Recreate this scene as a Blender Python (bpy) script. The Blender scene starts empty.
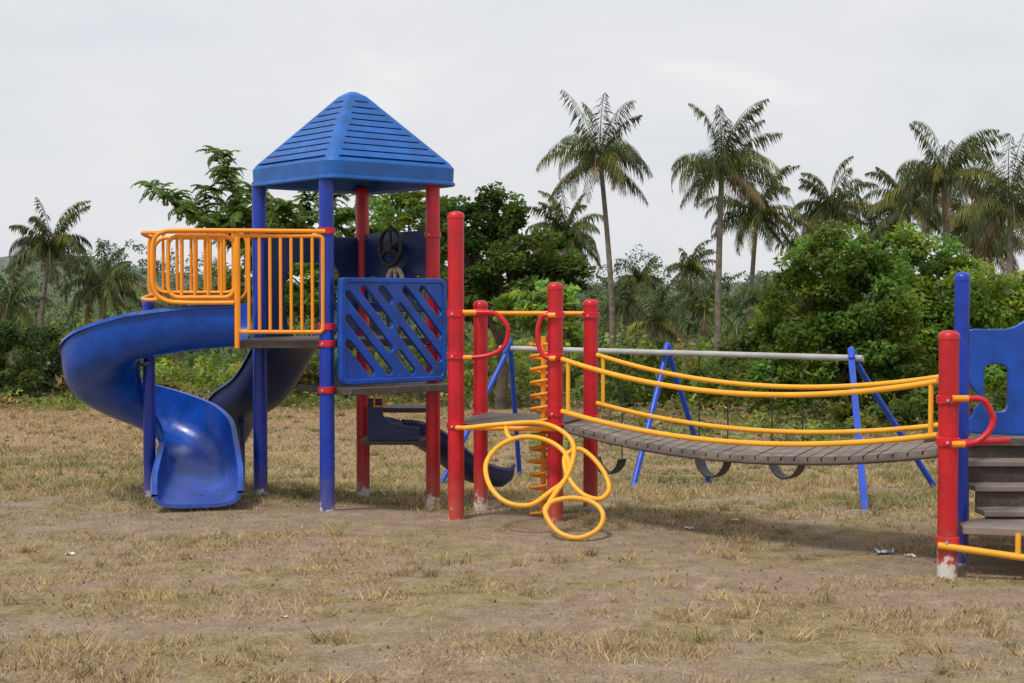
import bpy, math, random
import numpy as np
from mathutils import Vector, Matrix

random.seed(4)
S = bpy.context.scene
S.view_settings.view_transform = 'Standard'
S.view_settings.look = 'None'
S.view_settings.exposure = 0
F = 1422.2
PITCH = math.atan(41.5 / F)
CAMH = 1.6

# ------------------------------------------------------------ camera
cam = bpy.data.cameras.new("camera"); cam.lens = 50; cam.sensor_width = 36
cam.clip_end = 6000; cam.clip_start = 0.05
co = bpy.data.objects.new("camera", cam); S.collection.objects.link(co)
co.location = (0, 0, CAMH); co.rotation_euler = (math.pi / 2 - PITCH, 0, 0)
S.camera = co

def P(px, py, Y):
    """survey helper: world point seen at (px,py) lying at distance Y"""
    x = (px - 512) / F; y = (341.5 - py) / F
    d = Vector((x, math.cos(PITCH) + y * math.sin(PITCH), -math.sin(PITCH) + y * math.cos(PITCH)))
    return Vector((0, 0, CAMH)) + d * (Y / d.y)

# ------------------------------------------------------------ materials
def newmat(name):
    m = bpy.data.materials.new(name); m.use_nodes = True
    nt = m.node_tree; b = nt.nodes["Principled BSDF"]
    return m, nt, b

def N(nt, t, **kw):
    n = nt.nodes.new(t)
    for k, v in kw.items():
        setattr(n, k, v)
    return n

def noise_node(nt, scale, detail=4, coord='pos', rough=0.55):
    n = N(nt, 'ShaderNodeTexNoise'); n.inputs['Scale'].default_value = scale
    n.inputs['Detail'].default_value = detail; n.inputs['Roughness'].default_value = rough
    g = N(nt, 'ShaderNodeNewGeometry')
    nt.links.new(g.outputs['Position'], n.inputs['Vector'])
    return n

def ramp(nt, src, stops):
    r = N(nt, 'ShaderNodeValToRGB')
    e = r.color_ramp.elements
    while len(e) < len(stops): e.new(0.5)
    for i, (p, c) in enumerate(stops):
        e[i].position = p
        e[i].color = (c[0], c[1], c[2], 1) if hasattr(c, '__len__') else (c, c, c, 1)
    nt.links.new(src, r.inputs['Fac'])
    return r

def mixc(nt, fac, a, b):
    m = N(nt, 'ShaderNodeMix', data_type='RGBA')
    if hasattr(fac, 'links'): nt.links.new(fac, m.inputs[0])
    else: m.inputs[0].default_value = fac
    for s, i in ((a, 6), (b, 7)):
        if hasattr(s, 'links'): nt.links.new(s, m.inputs[i])
        else: m.inputs[i].default_value = (s[0], s[1], s[2], 1)
    return m.outputs[2]

def paint(name, col, rough=0.4, worn=0.0, var=0.25, dust=0.12, chips=0.0, primer=(.62, .6, .56), splash=.5):
    m, nt, b = newmat(name)
    n = noise_node(nt, 5.0, 6)
    d = tuple(c * (1 - var) for c in col); l = tuple(min(1, c * (1 + var * .6)) for c in col)
    c = ramp(nt, n.outputs['Fac'], [(.3, d), (.7, l)]).outputs['Color']
    n2 = noise_node(nt, 22.0, 6, rough=.7)
    f = ramp(nt, n2.outputs['Fac'], [(.55, 0), (.8, dust * 2.0)])
    c = mixc(nt, f.outputs['Color'], c, (.36, .30, .22))
    if chips > 0:
        n4 = noise_node(nt, 38.0, 5, rough=.65)
        f4 = ramp(nt, n4.outputs['Fac'], [(.66, 0), (.69, chips)])
        c = mixc(nt, f4.outputs['Color'], c, (.16, .11, .09))
    if splash > 0 or worn > 0:
        # dust splashed up from the soil on everything close to the ground
        g = N(nt, 'ShaderNodeNewGeometry'); s = N(nt, 'ShaderNodeSeparateXYZ')
        nt.links.new(g.outputs['Position'], s.inputs[0])
        n3 = noise_node(nt, 16.0, 6, rough=.7)
        a = N(nt, 'ShaderNodeMath', operation='MULTIPLY_ADD')
        nt.links.new(n3.outputs['Fac'], a.inputs[0]); a.inputs[1].default_value = .5
        nt.links.new(s.outputs['Z'], a.inputs[2])
        f5 = ramp(nt, a.outputs[0], [(.15, splash), (.60, 0)])
        c = mixc(nt, f5.outputs['Color'], c, (.26, .19, .13))
    if worn > 0:
        f3 = ramp(nt, a.outputs[0], [(worn + .19, 1), (worn + .24, 0)])
        c = mixc(nt, f3.outputs['Color'], c, primer)
    nt.links.new(c, b.inputs['Base Color'])
    r = ramp(nt, n2.outputs['Fac'], [(.3, rough - .08), (.75, rough + .2)])
    nt.links.new(r.outputs['Color'], b.inputs['Roughness'])
    bp = N(nt, 'ShaderNodeBump'); bp.inputs['Strength'].default_value = .10; bp.inputs['Distance'].default_value = .01
    nt.links.new(n2.outputs['Fac'], bp.inputs['Height']); nt.links.new(bp.outputs[0], b.inputs['Normal'])
    return m

BLUE = paint("blue_post_paint", (.005, .036, .38), .30, worn=.06, chips=.4, dust=.06)
BLUEP = paint("blue_plastic", (.003, .068, .41), .24, var=.35, dust=.03, splash=.2)
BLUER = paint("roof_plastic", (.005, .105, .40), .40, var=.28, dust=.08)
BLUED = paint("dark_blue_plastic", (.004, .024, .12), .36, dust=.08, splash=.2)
BLUES = paint("swing_blue_paint", (.006, .065, .52), .35, dust=.06, chips=.4, splash=0)
RED = paint("red_post_paint", (.53, .007, .016), .32, worn=.03, chips=.45, dust=.08)
REDW = paint("red_post_paint_worn", (.53, .009, .016), .34, worn=.14, chips=.8, dust=.1)
REDH = paint("red_handle_paint", (.60, .010, .022), .32, chips=.25, dust=.05)
YEL = paint("yellow_paint", (.88, .31, .010), .36, var=.12, dust=.08, chips=.4, splash=.3)
YEL2 = paint("yellow_rail_paint", (.88, .41, .02), .38, var=.12, dust=.08, chips=.4, splash=.2)
DECK = paint("deck_metal", (.085, .065, .055), .6, var=.35, dust=.3)
WOOD = paint("plank_weathered", (.20, .165, .14), .75, var=.4, dust=.35)
STEEL = paint("galvanised_steel", (.42, .42, .42), .45, var=.2, dust=.15, splash=0)
BLACK = paint("black_rubber", (.015, .015, .017), .5, dust=.08, splash=0)
CREAM = paint("cream_plastic", (.55, .48, .33), .5, dust=.2)

def leafmat(name, trans=.28, rough=.5):
    m, nt, b = newmat(name)
    a = N(nt, 'ShaderNodeAttribute'); a.attribute_name = 'Col'
    nt.links.new(a.outputs['Color'], b.inputs['Base Color'])
    b.inputs['Roughness'].default_value = rough
    b.inputs['Specular IOR Level'].default_value = .22
    t = N(nt, 'ShaderNodeBsdfTranslucent')
    h = N(nt, 'ShaderNodeHueSaturation'); h.inputs['Value'].default_value = 1.8; h.inputs['Hue'].default_value = .485; h.inputs['Saturation'].default_value = 1.15
    nt.links.new(a.outputs['Color'], h.inputs['Color']); nt.links.new(h.outputs[0], t.inputs['Color'])
    mx = N(nt, 'ShaderNodeMixShader'); mx.inputs[0].default_value = trans
    nt.links.new(b.outputs[0], mx.inputs[1]); nt.links.new(t.outputs[0], mx.inputs[2])
    nt.links.new(mx.outputs[0], nt.nodes['Material Output'].inputs['Surface'])
    return m
LEAF = leafmat("foliage", .40, .55); PALML = leafmat("palm_frond", .2, .5); GRASS = leafmat("dry_grass_blade", .25, .8)

def barkmat(name, c1, c2, sc=6):
    m, nt, b = newmat(name)
    n = noise_node(nt, sc, 6); r = ramp(nt, n.outputs['Fac'], [(.3, c1), (.7, c2)])
    w = N(nt, 'ShaderNodeTexWave', bands_direction='Z'); w.inputs['Scale'].default_value = 1.6; w.inputs['Distortion'].default_value = 2
    g = N(nt, 'ShaderNodeNewGeometry'); nt.links.new(g.outputs['Position'], w.inputs['Vector'])
    nt.links.new(r.outputs['Color'], b.inputs['Base Color'])
    bp = N(nt, 'ShaderNodeBump'); bp.inputs['Strength'].default_value = .5
    nt.links.new(w.outputs['Fac'], bp.inputs['Height']); nt.links.new(bp.outputs[0], b.inputs['Normal'])
    b.inputs['Roughness'].default_value = .9
    return m
BARK = barkmat("tree_bark", (.05, .038, .028), (.13, .10, .075))
PBARK = barkmat("palm_bark", (.10, .08, .06), (.24, .20, .155))

# ------------------------------------------------------------ object helpers
def link(o, parent=None):
    S.collection.objects.link(o)
    if parent: o.parent = parent
    return o

def empty(name, loc=(0, 0, 0)):
    e = bpy.data.objects.new(name, None); e.empty_display_size = .2
    S.collection.objects.link(e); return e

def mesh_obj(name, v, f, mat, parent=None, smooth=True, ang=35):
    me = bpy.data.meshes.new(name); me.from_pydata([tuple(p) for p in v], [], f); me.validate(); me.update()
    if smooth:
        me.shade_smooth(); me.set_sharp_from_angle(angle=math.radians(ang))
    me.materials.append(mat)
    return link(bpy.data.objects.new(name, me), parent)

def catmull(pts, cyc=False, n=8):
    pts = [Vector(p) for p in pts]; out = []; L = len(pts)
    rng = range(L) if cyc else range(L - 1)
    for i in rng:
        if cyc: p0, p1, p2, p3 = pts[i - 1], pts[i], pts[(i + 1) % L], pts[(i + 2) % L]
        else: p0, p1, p2, p3 = pts[max(i - 1, 0)], pts[i], pts[i + 1], pts[min(i + 2, L - 1)]
        for k in range(n):
            t = k / n
            out.append(.5 * ((2 * p1) + (p2 - p0) * t + (2 * p0 - 5 * p1 + 4 * p2 - p3) * t * t + (3 * p1 - p0 - 3 * p2 + p3) * t ** 3))
    if not cyc: out.append(pts[-1])
    return out

def tube(name, pts, r, mat, parent=None, cyc=False, smooth=0, radii=None, res=5):
    if smooth: pts = catmull(pts, cyc, smooth)
    cu = bpy.data.curves.new(name, 'CURVE'); cu.dimensions = '3D'
    sp = cu.splines.new('POLY'); sp.points.add(len(pts) - 1)
    for i, p in enumerate(pts):
        sp.points[i].co = (p[0], p[1], p[2], 1)
        if radii: sp.points[i].radius = radii(i / (len(pts) - 1))
    sp.use_cyclic_u = cyc
    cu.bevel_depth = r; cu.bevel_resolution = res; cu.use_fill_caps = True
    tmp = bpy.data.objects.new("tmp", cu)
    me = bpy.data.meshes.new_from_object(tmp)
    bpy.data.objects.remove(tmp); bpy.data.curves.remove(cu)
    me.name = name; me.materials.clear(); me.materials.append(mat); me.shade_smooth(); me.set_sharp_from_angle(angle=math.radians(50))
    return link(bpy.data.objects.new(name, me), parent)

def lathe(name, x, y, prof, mat, parent=None, seg=24, ang=35):
    v = []; f = []
    for r, z in prof:
        for k in range(seg):
            a = 2 * math.pi * k / seg; v.append((x + r * math.cos(a), y + r * math.sin(a), z))
    for i in range(len(prof) - 1):
        for k in range(seg):
            k2 = (k + 1) % seg
            f.append((i * seg + k, i * seg + k2, (i + 1) * seg + k2, (i + 1) * seg + k))
    f.append(tuple(range(seg))[::-1]); f.append(tuple(range((len(prof) - 1) * seg, len(prof) * seg)))
    return mesh_obj(name, v, f, mat, parent, ang=ang)

PR = .057
def post(name, x, y, z1, mat, parent, z0=None, r=PR):
    if z0 is None: z0 = gz1(x, y) - .1
    pr = [(r, z0), (r, z1 - .045), (r * 1.06, z1 - .044), (r * 1.06, z1 - .02), (r * .93, z1 - .008), (r * .6, z1 + .004), (r * .2, z1 + .008)]
    return lathe(name, x, y, pr, mat, parent)

def collar(name, x, y, z, mat, parent, r=PR, h=.05):
    pr = [(r + .002, z - h / 2), (r + .011, z - h / 2 + .004), (r + .011, z + h / 2 - .004), (r + .002, z + h / 2)]
    lathe(name, x, y, pr, mat, parent)
    for k in range(2):
        a = math.radians(250 + 180 * k)
        tube(name + "_bolt", [(x + math.cos(a) * r, y + math.sin(a) * r, z), (x + math.cos(a) * (r + .024), y + math.sin(a) * (r + .024), z)], .008, STEEL, parent, res=2)

def slab(name, poly, z0, z1, mat, parent):
    n = len(poly)
    v = [(p[0], p[1], z0) for p in poly] + [(p[0], p[1], z1) for p in poly]
    f = [tuple(range(n))[::-1], tuple(range(n, 2 * n))] + [(i, (i + 1) % n, n + (i + 1) % n, n + i) for i in range(n)]
    o = mesh_obj(name, v, f, mat, parent, smooth=False)
    bv = o.modifiers.new("bevel", 'BEVEL'); bv.width = .006; bv.segments = 2
    return o

def rrect(x0, y0, x1, y1, r, n=5):
    out = []
    for cx, cy, a0 in ((x1 - r, y1 - r, 0), (x0 + r, y1 - r, 90), (x0 + r, y0 + r, 180), (x1 - r, y0 + r, 270)):
        for k in range(n + 1):
            a = math.radians(a0 + 90 * k / n); out.append((cx + r * math.cos(a), cy + r * math.sin(a)))
    return out

def capsule(a, b, r, n=6):
    a = Vector(a); b = Vector(b); d = (b - a).normalized(); ang = math.atan2(d.y, d.x); out = []
    for c, s in ((b, -90), (a, 90)):
        for k in range(n + 1):
            t = ang + math.radians(s + 180 * k / n); out.append((c.x + r * math.cos(t), c.y + r * math.sin(t)))
    return out

def panel(name, outer, holes, thick, origin, xd, mat, parent, bevel=.008):
    cu = bpy.data.curves.new(name, 'CURVE'); cu.dimensions = '2D'; cu.fill_mode = 'BOTH'
    for lp in [outer] + holes:
        sp = cu.splines.new('POLY'); sp.points.add(len(lp) - 1)
        for i, p in enumerate(lp): sp.points[i].co = (p[0], p[1], 0, 1)
        sp.use_cyclic_u = True
    cu.extrude = thick / 2 - bevel; cu.bevel_depth = bevel; cu.bevel_resolution = 2; cu.offset = -bevel
    tmp = bpy.data.objects.new("tmp", cu); me = bpy.data.meshes.new_from_object(tmp)
    bpy.data.objects.remove(tmp); bpy.data.curves.remove(cu)
    xd = Vector(xd).normalized(); up = Vector((0, 0, 1)); nn = xd.cross(up)
    M = Matrix(((xd.x, up.x, nn.x, origin[0]), (xd.y, up.y, nn.y, origin[1]), (xd.z, up.z, nn.z, origin[2]), (0, 0, 0, 1)))
    me.transform(M); me.materials.clear(); me.materials.append(mat); me.name = name
    me.shade_smooth(); me.set_sharp_from_angle(angle=math.radians(30))
    return link(bpy.data.objects.new(name, me), parent)

# ------------------------------------------------------------ terrain
rs = np.random.RandomState(11)
_lat = rs.rand(256, 256)
def vnoise(x, y, s):
    x = np.asarray(x) * s + 1000.3; y = np.asarray(y) * s + 1000.7
    xi = np.floor(x).astype(int); yi = np.floor(y).astype(int); fx = x - xi; fy = y - yi
    fx = fx * fx * (3 - 2 * fx); fy = fy * fy * (3 - 2 * fy)
    g = lambda a, b: _lat[a % 256, b % 256]
    return (g(xi, yi) * (1 - fx) + g(xi + 1, yi) * fx) * (1 - fy) + (g(xi, yi + 1) * (1 - fx) + g(xi + 1, yi + 1) * fx) * fy

PY = [-60, 10.6, 11.4, 12.2, 14, 15.6, 20, 28, 36, 60, 120, 200, 350, 500, 900, 1300, 2000, 3500]
PZ = [0, 0, -.08, -.12, -.27, -.43, -.72, -.92, -1.0, -2.8, -5.0, -5.0, -2.5, -1.0, 6, 12, 16, 5]
def gz(x, y):
    x = np.asarray(x, float); y = np.asarray(y, float)
    z = np.interp(y, PY, PZ)
    k = np.clip((x + 2.0) / 1.2, 0, 1); w = np.clip((13.5 - y) / 1.5, 0, 1) * np.clip((y - 9) / 1.0, 0, 1)
    z = z * (1 - (1 - k) * w)
    near = np.clip((60 - y) / 30, 0, 1)
    z = z + near * ((vnoise(x, y, 1.1) - .5) * .035 + (vnoise(x, y, 3.3) - .5) * .018 + (vnoise(x, y, .25) - .5) * .06 * np.clip((y - 13) / 10, 0, 1))
    far = np.clip((y - 300) / 500, 0, 1)
    z = z + far * ((vnoise(x, y, .0022) - .5) * 14 + (vnoise(x, y, .007) - .5) * 6) + far * 20 * np.exp(-((x / np.maximum(y, 1) + .33) / .09) ** 2)
    return z
def gz1(x, y): return float(gz(x, y))

def make_ground():
    ys = np.concatenate([np.linspace(-60, 2, 12), np.arange(2.2, 20, .12), np.geomspace(20, 3500, 150)])
    us = np.linspace(-1, 1, 241); n = len(us); V = []
    xs = np.sign(us) * (np.abs(us) ** 1.6)
    for y in ys:
        w = 14 + max(y, 0) * 1.3
        V.append(np.stack([xs * w, np.full(n, y), gz(xs * w, np.full(n, y))], 1))
    V = np.concatenate(V); m = len(ys)
    i = np.arange(m - 1)[:, None] * n + np.arange(n - 1)[None, :]
    Q = np.stack([i, i + 1, i + n + 1, i + n], -1).reshape(-1, 4)
    me = bpy.data.meshes.new("ground")
    me.vertices.add(len(V)); me.vertices.foreach_set('co', V.ravel())
    me.loops.add(Q.size); me.loops.foreach_set('vertex_index', Q.ravel().astype(np.int32))
    me.polygons.add(len(Q)); me.polygons.foreach_set('loop_start', (np.arange(len(Q)) * 4).astype(np.int32))
    me.update(calc_edges=True); me.validate(); me.shade_smooth()
    m_, nt, b = newmat("dry_field")
    n1 = noise_node(nt, 1.1, 8, rough=.68); n2 = noise_node(nt, 5.0, 8, rough=.75); n3 = noise_node(nt, 60, 6, rough=.75)
    straw = ramp(nt, n2.outputs['Fac'], [(.30, (.16, .115, .06)), (.5, (.33, .255, .135)), (.70, (.49, .395, .22))])
    soil = ramp(nt, n2.outputs['Fac'], [(.3, (.26, .18, .125)), (.55, (.38, .285, .205)), (.75, (.49, .39, .295))])
    msk = ramp(nt, n1.outputs['Fac'], [(.46, 0), (.53, 1)])
    g = N(nt, 'ShaderNodeNewGeometry')
    def blob(cx, cy, rx, ry):
        mp = N(nt, 'ShaderNodeMapping', vector_type='POINT')
        mp.inputs['Location'].default_value = (-cx / rx, -cy / ry, 0); mp.inputs['Scale'].default_value = (1 / rx, 1 / ry, 0)
        nt.links.new(g.outputs['Position'], mp.inputs['Vector'])
        ln = N(nt, 'ShaderNodeVectorMath', operation='LENGTH'); nt.links.new(mp.outputs[0], ln.inputs[0])
        ad = N(nt, 'ShaderNodeMath', operation='MULTIPLY_ADD'); nt.links.new(n2.outputs['Fac'], ad.inputs[0]); ad.inputs[1].default_value = 1.8
        nt.links.new(ln.outputs['Value'], ad.inputs[2])
        return ad.outputs[0]
    mx = None
    for a in BARE:
        d = blob(*a)
        mr = N(nt, 'ShaderNodeMapRange'); nt.links.new(d, mr.inputs[0])
        mr.inputs[1].default_value = 1.5; mr.inputs[2].default_value = 2.1; mr.inputs[3].default_value = 1; mr.inputs[4].default_value = 0
        if mx is None: mx = mr.outputs[0]
        else:
            q = N(nt, 'ShaderNodeMath', operation='MAXIMUM'); nt.links.new(mx, q.inputs[0]); nt.links.new(mr.outputs[0], q.inputs[1]); mx = q.outputs[0]
    q = N(nt, 'ShaderNodeMath', operation='MAXIMUM'); nt.links.new(mx, q.inputs[0]); nt.links.new(msk.outputs['Color'], q.inputs[1])
    c = mixc(nt, q.outputs[0], straw.outputs['Color'], soil.outputs['Color'])
    sp = ramp(nt, n3.outputs['Fac'], [(.32, .38), (.6, 1.2)])
    mm = N(nt, 'ShaderNodeMix', data_type='RGBA', blend_type='MULTIPLY'); mm.inputs[0].default_value = .8
    nt.links.new(c, mm.inputs[6]); nt.links.new(sp.outputs['Color'], mm.inputs[7]); c = mm.outputs[2]
    s = N(nt, 'ShaderNodeSeparateXYZ'); nt.links.new(g.outputs['Position'], s.inputs[0])
    mr = N(nt, 'ShaderNodeMapRange'); nt.links.new(s.outputs['Y'], mr.inputs[0]); mr.inputs[1].default_value = 18; mr.inputs[2].default_value = 30; mr.inputs[4].default_value = .6
    c = mixc(nt, mr.outputs[0], c, (.32, .18, .10))
    mr = N(nt, 'ShaderNodeMapRange'); nt.links.new(s.outputs['Y'], mr.inputs[0]); mr.inputs[1].default_value = 33; mr.inputs[2].default_value = 42
    c = mixc(nt, mr.outputs[0], c, (.08, .11, .04))
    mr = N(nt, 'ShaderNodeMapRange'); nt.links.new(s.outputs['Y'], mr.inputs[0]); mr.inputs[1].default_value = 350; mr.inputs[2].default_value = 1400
    c = mixc(nt, mr.outputs[0], c, (.20, .24, .26))  # aerial haze painted into the base colour of the far ridge
    nt.links.new(c, b.inputs['Base Color']); b.inputs['Roughness'].default_value = .95; b.inputs['Specular IOR Level'].default_value = .1
    ad = N(nt, 'ShaderNodeMath', operation='MULTIPLY_ADD'); nt.links.new(n3.outputs['Fac'], ad.inputs[0]); ad.inputs[1].default_value = .4; nt.links.new(n2.outputs['Fac'], ad.inputs[2])
    bp = N(nt, 'ShaderNodeBump'); bp.inputs['Strength'].default_value = .8; bp.inputs['Distance'].default_value = .045
    nt.links.new(ad.outputs[0], bp.inputs['Height']); nt.links.new(bp.outputs[0], b.inputs['Normal'])
    me.materials.append(m_)
    link(bpy.data.objects.new("ground", me))
BARE = [(-2.4, 10.0, 1.3, .40), (-.9, 10.5, 1.5, .5), (.5, 9.5, 1.0, .45), (1.4, 8.3, 1.4, .3), (-1.6, 6.9, 1.4, .25), (.6, 6.1, .8, .2), (2.4, 7.6, .6, .3)]
make_ground()

# ------------------------------------------------------------ numpy leaf meshes
def poly_mesh(name, V, C, mat, parent=None):
    n, k, _ = V.shape
    me = bpy.data.meshes.new(name)
    me.vertices.add(n * k); me.vertices.foreach_set('co', V.reshape(-1).astype(np.float32))
    me.loops.add(n * k); me.loops.foreach_set('vertex_index', np.arange(n * k, dtype=np.int32))
    me.polygons.add(n); me.polygons.foreach_set('loop_start', (np.arange(n) * k).astype(np.int32))
    me.update(calc_edges=True)
    ca = me.color_attributes.new('Col', 'FLOAT_COLOR', 'POINT')
    rgba = np.ones((n * k, 4), np.float32); rgba[:, :3] = np.repeat(C, k, axis=0)
    ca.data.foreach_set('color', rgba.ravel()); me.materials.append(mat)
    return link(bpy.data.objects.new(name, me), parent)

def leaves(cent, size, rng, asp=.5, flat=.5):
    n = len(cent)
    a = rng.normal(size=(n, 3)); a[:, 2] *= .7; a /= np.linalg.norm(a, axis=1)[:, None]
    nrm = rng.normal(size=(n, 3)); nrm[:, 2] = np.abs(nrm[:, 2]) + flat
    b = np.cross(nrm, a); b /= np.linalg.norm(b, axis=1)[:, None] + 1e-9
    s = size * rng.uniform(.6, 1.35, (n, 1))
    a = a * s * .5; b = b * s * .5 * asp
    V = np.stack([cent - a, cent + b + a * .1, cent + a, cent - b + a * .1], 1)
    return V

def crown_pts(ells, n, col, rng, K=26, cr=.3, tone=(.5, 1.5), yel=.15):
    vol = np.array([(e[3] * e[4] * e[5]) ** .6667 for e in ells]); vol /= vol.sum()
    PP = []; CC = []
    for e, w in zip(ells, vol):
        m = int(n * w); c0 = np.array(e[:3]); r = np.array(e[3:6])
        d = rng.normal(size=(K, 3)); d /= np.linalg.norm(d, axis=1)[:, None]
        rad = rng.uniform(.35, 1.0, (K, 1)) ** .5
        cc = c0 + d * rad * r
        t = rng.uniform(tone[0], tone[1], K); hy = rng.uniform(-yel, yel, K)
        sz = rng.uniform(.55, 1.3, K) * cr
        idx = rng.randint(0, K, m)
        g = rng.normal(size=(m, 3)); gl = np.linalg.norm(g, axis=1)[:, None]; g = g / gl * (rng.uniform(.2, 1, (m, 1)) ** .5)
        p = cc[idx] + g * (r.mean() * .5 + r * .5) * sz[idx][:, None] * np.array([1, 1, .75])
        tt = (t[idx] * rng.uniform(.7, 1.3, m))[:, None]
        c = np.array(col)[None, :] * tt; c[:, 0] *= 1 + hy[idx] * 1.5; c[:, 2] *= 1 - hy[idx]
        PP.append(p); CC.append(c)
    return np.concatenate(PP), np.concatenate(CC)

def broadleaf(name, base, ells, n, size, col, seed, tr=.12, K=26, cr=.3, asp=.5, **kw):
    rng = np.random.RandomState(seed); e = empty(name)
    p, c = crown_pts(ells, n, col, rng, K, cr, **kw)
    z = gz1(p[:, 0].mean(), p[:, 1].mean())
    k = p[:, 2] > z + .05; p = p[k]; c = c[k]
    poly_mesh("crown", leaves(p, size, rng, asp), np.clip(c, .002, .6), LEAF, e)
    b = Vector((base[0], base[1], gz1(base[0], base[1]) - .1))
    top = Vector(np.mean([x[:3] for x in ells], axis=0))
    fork = b.lerp(top, .45)
    tube("trunk", [b, b.lerp(fork, .5) + Vector((.05, 0, 0)), fork], tr, BARK, e, smooth=4, radii=lambda t: 1.2 - .5 * t)
    for i, x in enumerate(ells):
        t = Vector(x[:3]) + Vector((0, 0, x[5] * .6))
        mid = fork.lerp(t, .5) + Vector((rng.uniform(-.15, .15), 0, -.1))
        tube("limb_%d" % (i + 1), [fork - Vector((0, 0, .05)), mid, t], tr * .6, BARK, e, smooth=4, radii=lambda t: 1.05 - .85 * t, res=3)
        for j in range(3):
            d = Vector(rng.normal(size=3)).normalized(); d.z = abs(d.z)
            q = Vector(x[:3]) + Vector((d.x * x[3], d.y * x[4], d.z * x[5])) * .85
            tube("branch_%d_%d" % (i + 1, j + 1), [mid, mid.lerp(q, .5) + Vector((0, 0, .08)), q], tr * .3, BARK, e, smooth=3, radii=lambda t: 1.05 - .85 * t, res=2)
    return e

def frond(Q, C, root, az, el, L, droop, nl, ll, lw, rng, col, hang=.5, rach=.02, wind=0.0, pw=1.35, tonev=None):
    d = np.array(root, float); seg = L / nl; tone = tonev or rng.uniform(.6, 1.5); tw = rng.uniform(-.45, .45)
    prev = d.copy()
    for i in range(nl):
        s = (i + .5) / nl; e = el - droop * s ** pw; a2 = az + tw * s
        dr = np.array([math.cos(e) * math.cos(a2) + wind * s, math.cos(e) * math.sin(a2), math.sin(e)]); dr /= np.linalg.norm(dr)
        side = np.array([-math.sin(a2), math.cos(a2), 0])
        nx = prev + dr * seg; w = rach * (1 - .8 * s)
        Q.append([prev - side * w, prev + side * w, nx + side * w * .8, nx - side * w * .8]); C.append(np.array(col) * 1.3 + .01)
        if s > .1:
            l = ll * (math.sin(math.pi * min(1, .12 + s * .86)) ** .6) * rng.uniform(.75, 1.2)
            for sg in (1, -1):
                h = hang * rng.uniform(.5, 1.5)
                ld = side * sg * .9 + dr * (.45 + .4 * s) + np.array([wind * .6, 0, -h]); ld /= np.linalg.norm(ld)
                wv = dr * lw * .5; t = prev + ld * l + np.array([0, 0, -l * .22 * h]); m_ = prev + ld * l * .45
                Q.append([prev, m_ + wv, t, m_ - wv]); C.append(np.array(col) * tone * rng.uniform(.75, 1.3))
        prev = nx

PG = (.058, .074, .021)
def palm(name, cpx, cpy, D, rpx, bpx, seed, nf=32, nl=40, col=PG, wind=.28, tr=.12, coc=7):
    rng = np.random.RandomState(seed); e = empty(name)
    c = P(cpx, cpy, D); R = rpx * D / F * 1.42
    b = P(bpx, 380, D); b.z = gz1(b.x, b.y) - .3
    mid = b.lerp(c, .5) + Vector(((b.x - c.x) * .32 + rng.uniform(-.2, .2), 0, 0))
    pts = catmull([b, mid, c], n=8)
    tube("trunk", pts, tr, PBARK, e, radii=lambda t: 1.25 - .5 * t if t > .1 else 1.7 - 5 * t, res=3)
    Q = []; C = []
    for i in range(nf):
        u = (i + .5) / nf; az = i * 2.39996 + rng.uniform(-.6, .6)
        el = math.radians(84 - 112 * u ** .9 + rng.uniform(-14, 14))
        if u < .25: dr = math.radians(rng.uniform(45, 105)); pw = 1.9
        elif u < .75: dr = math.radians(rng.uniform(85, 145)); pw = 1.5
        else: dr = math.radians(rng.uniform(35, 70)); pw = 1.0
        L = R * rng.uniform(.78, 1.15) * (.82 if u > .8 else 1)
        cc = np.array(col) * rng.uniform(.7, 1.35)
        if u > .4 and rng.rand() < .25: cc = np.array([.14, .135, .032])
        if u > .85 and rng.rand() < .7: cc = np.array([.16, .11, .055])
        frond(Q, C, (c.x, c.y, c.z), az, el, L, dr, nl, R * .21, .046 * D / 45, rng, cc, hang=1.35, rach=.024 * D / 45, wind=wind, pw=pw)
    Q = np.array(Q); C = np.clip(np.array(C), .002, .6)
    poly_mesh("fronds", Q, C, PALML, e)
    for k in range(coc):
        a = k * .9; r = .13; x = c.x + .24 * math.cos(a); y = c.y + .24 * math.sin(a); z = c.z - .22 - .13 * (k % 2)
        lathe("coconut_%d" % (k + 1), x, y, [(r * math.sin(t) + .004, z - r * math.cos(t)) for t in np.linspace(.1, 3.04, 7)], PBARK, e, seg=8)
    return e

# foreground coconut palms
palm("coconut_palm_tree", 600, 156, 60, 54, 614, 1, wind=.10)
palm("coconut_palm_tree", 722, 164, 56, 56, 718, 2, nf=36, tr=.13, wind=.30)
palm("coconut_palm_tree", 757, 212, 66, 44, 748, 3, wind=.15)
palm("coconut_palm_tree", 832, 208, 70, 42, 838, 4, wind=-.15)
palm("coconut_palm_tree", 944, 176, 58, 56, 952, 5, nf=36, tr=.15, wind=.3)
palm("coconut_palm_tree", 908, 204, 68, 42, 918, 16, wind=-.1)
palm("coconut_palm_tree", 1010, 206, 50, 60, 1004, 6, nf=36, wind=.2)
palm("coconut_palm_tree", 50, 246, 66, 42, 44, 7, wind=.1)
palm("coconut_palm_tree", 103, 284, 60, 38, 100, 8)
palm("coconut_palm_tree", 566, 234, 75, 40, 572, 9, wind=-.1)
palm("coconut_palm_tree", 970, 222, 75, 44, 984, 10)
palm("coconut_palm_tree", 545, 262, 80, 30, 550, 12)
palm("coconut_palm_tree", 880, 232, 84, 34, 884, 17, nf=28, nl=28)
palm("coconut_palm_tree", 990, 246, 66, 40, 996, 18, nf=30, nl=30)
palm("coconut_palm_tree", 690, 268, 110, 26, 692, 13, nf=26, nl=22)
palm("coconut_palm_tree", 805, 246, 90, 32, 806, 14, nf=26, nl=24)
palm("coconut_palm_tree", 640, 278, 120, 24, 640, 19, nf=26, nl=20)
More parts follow.
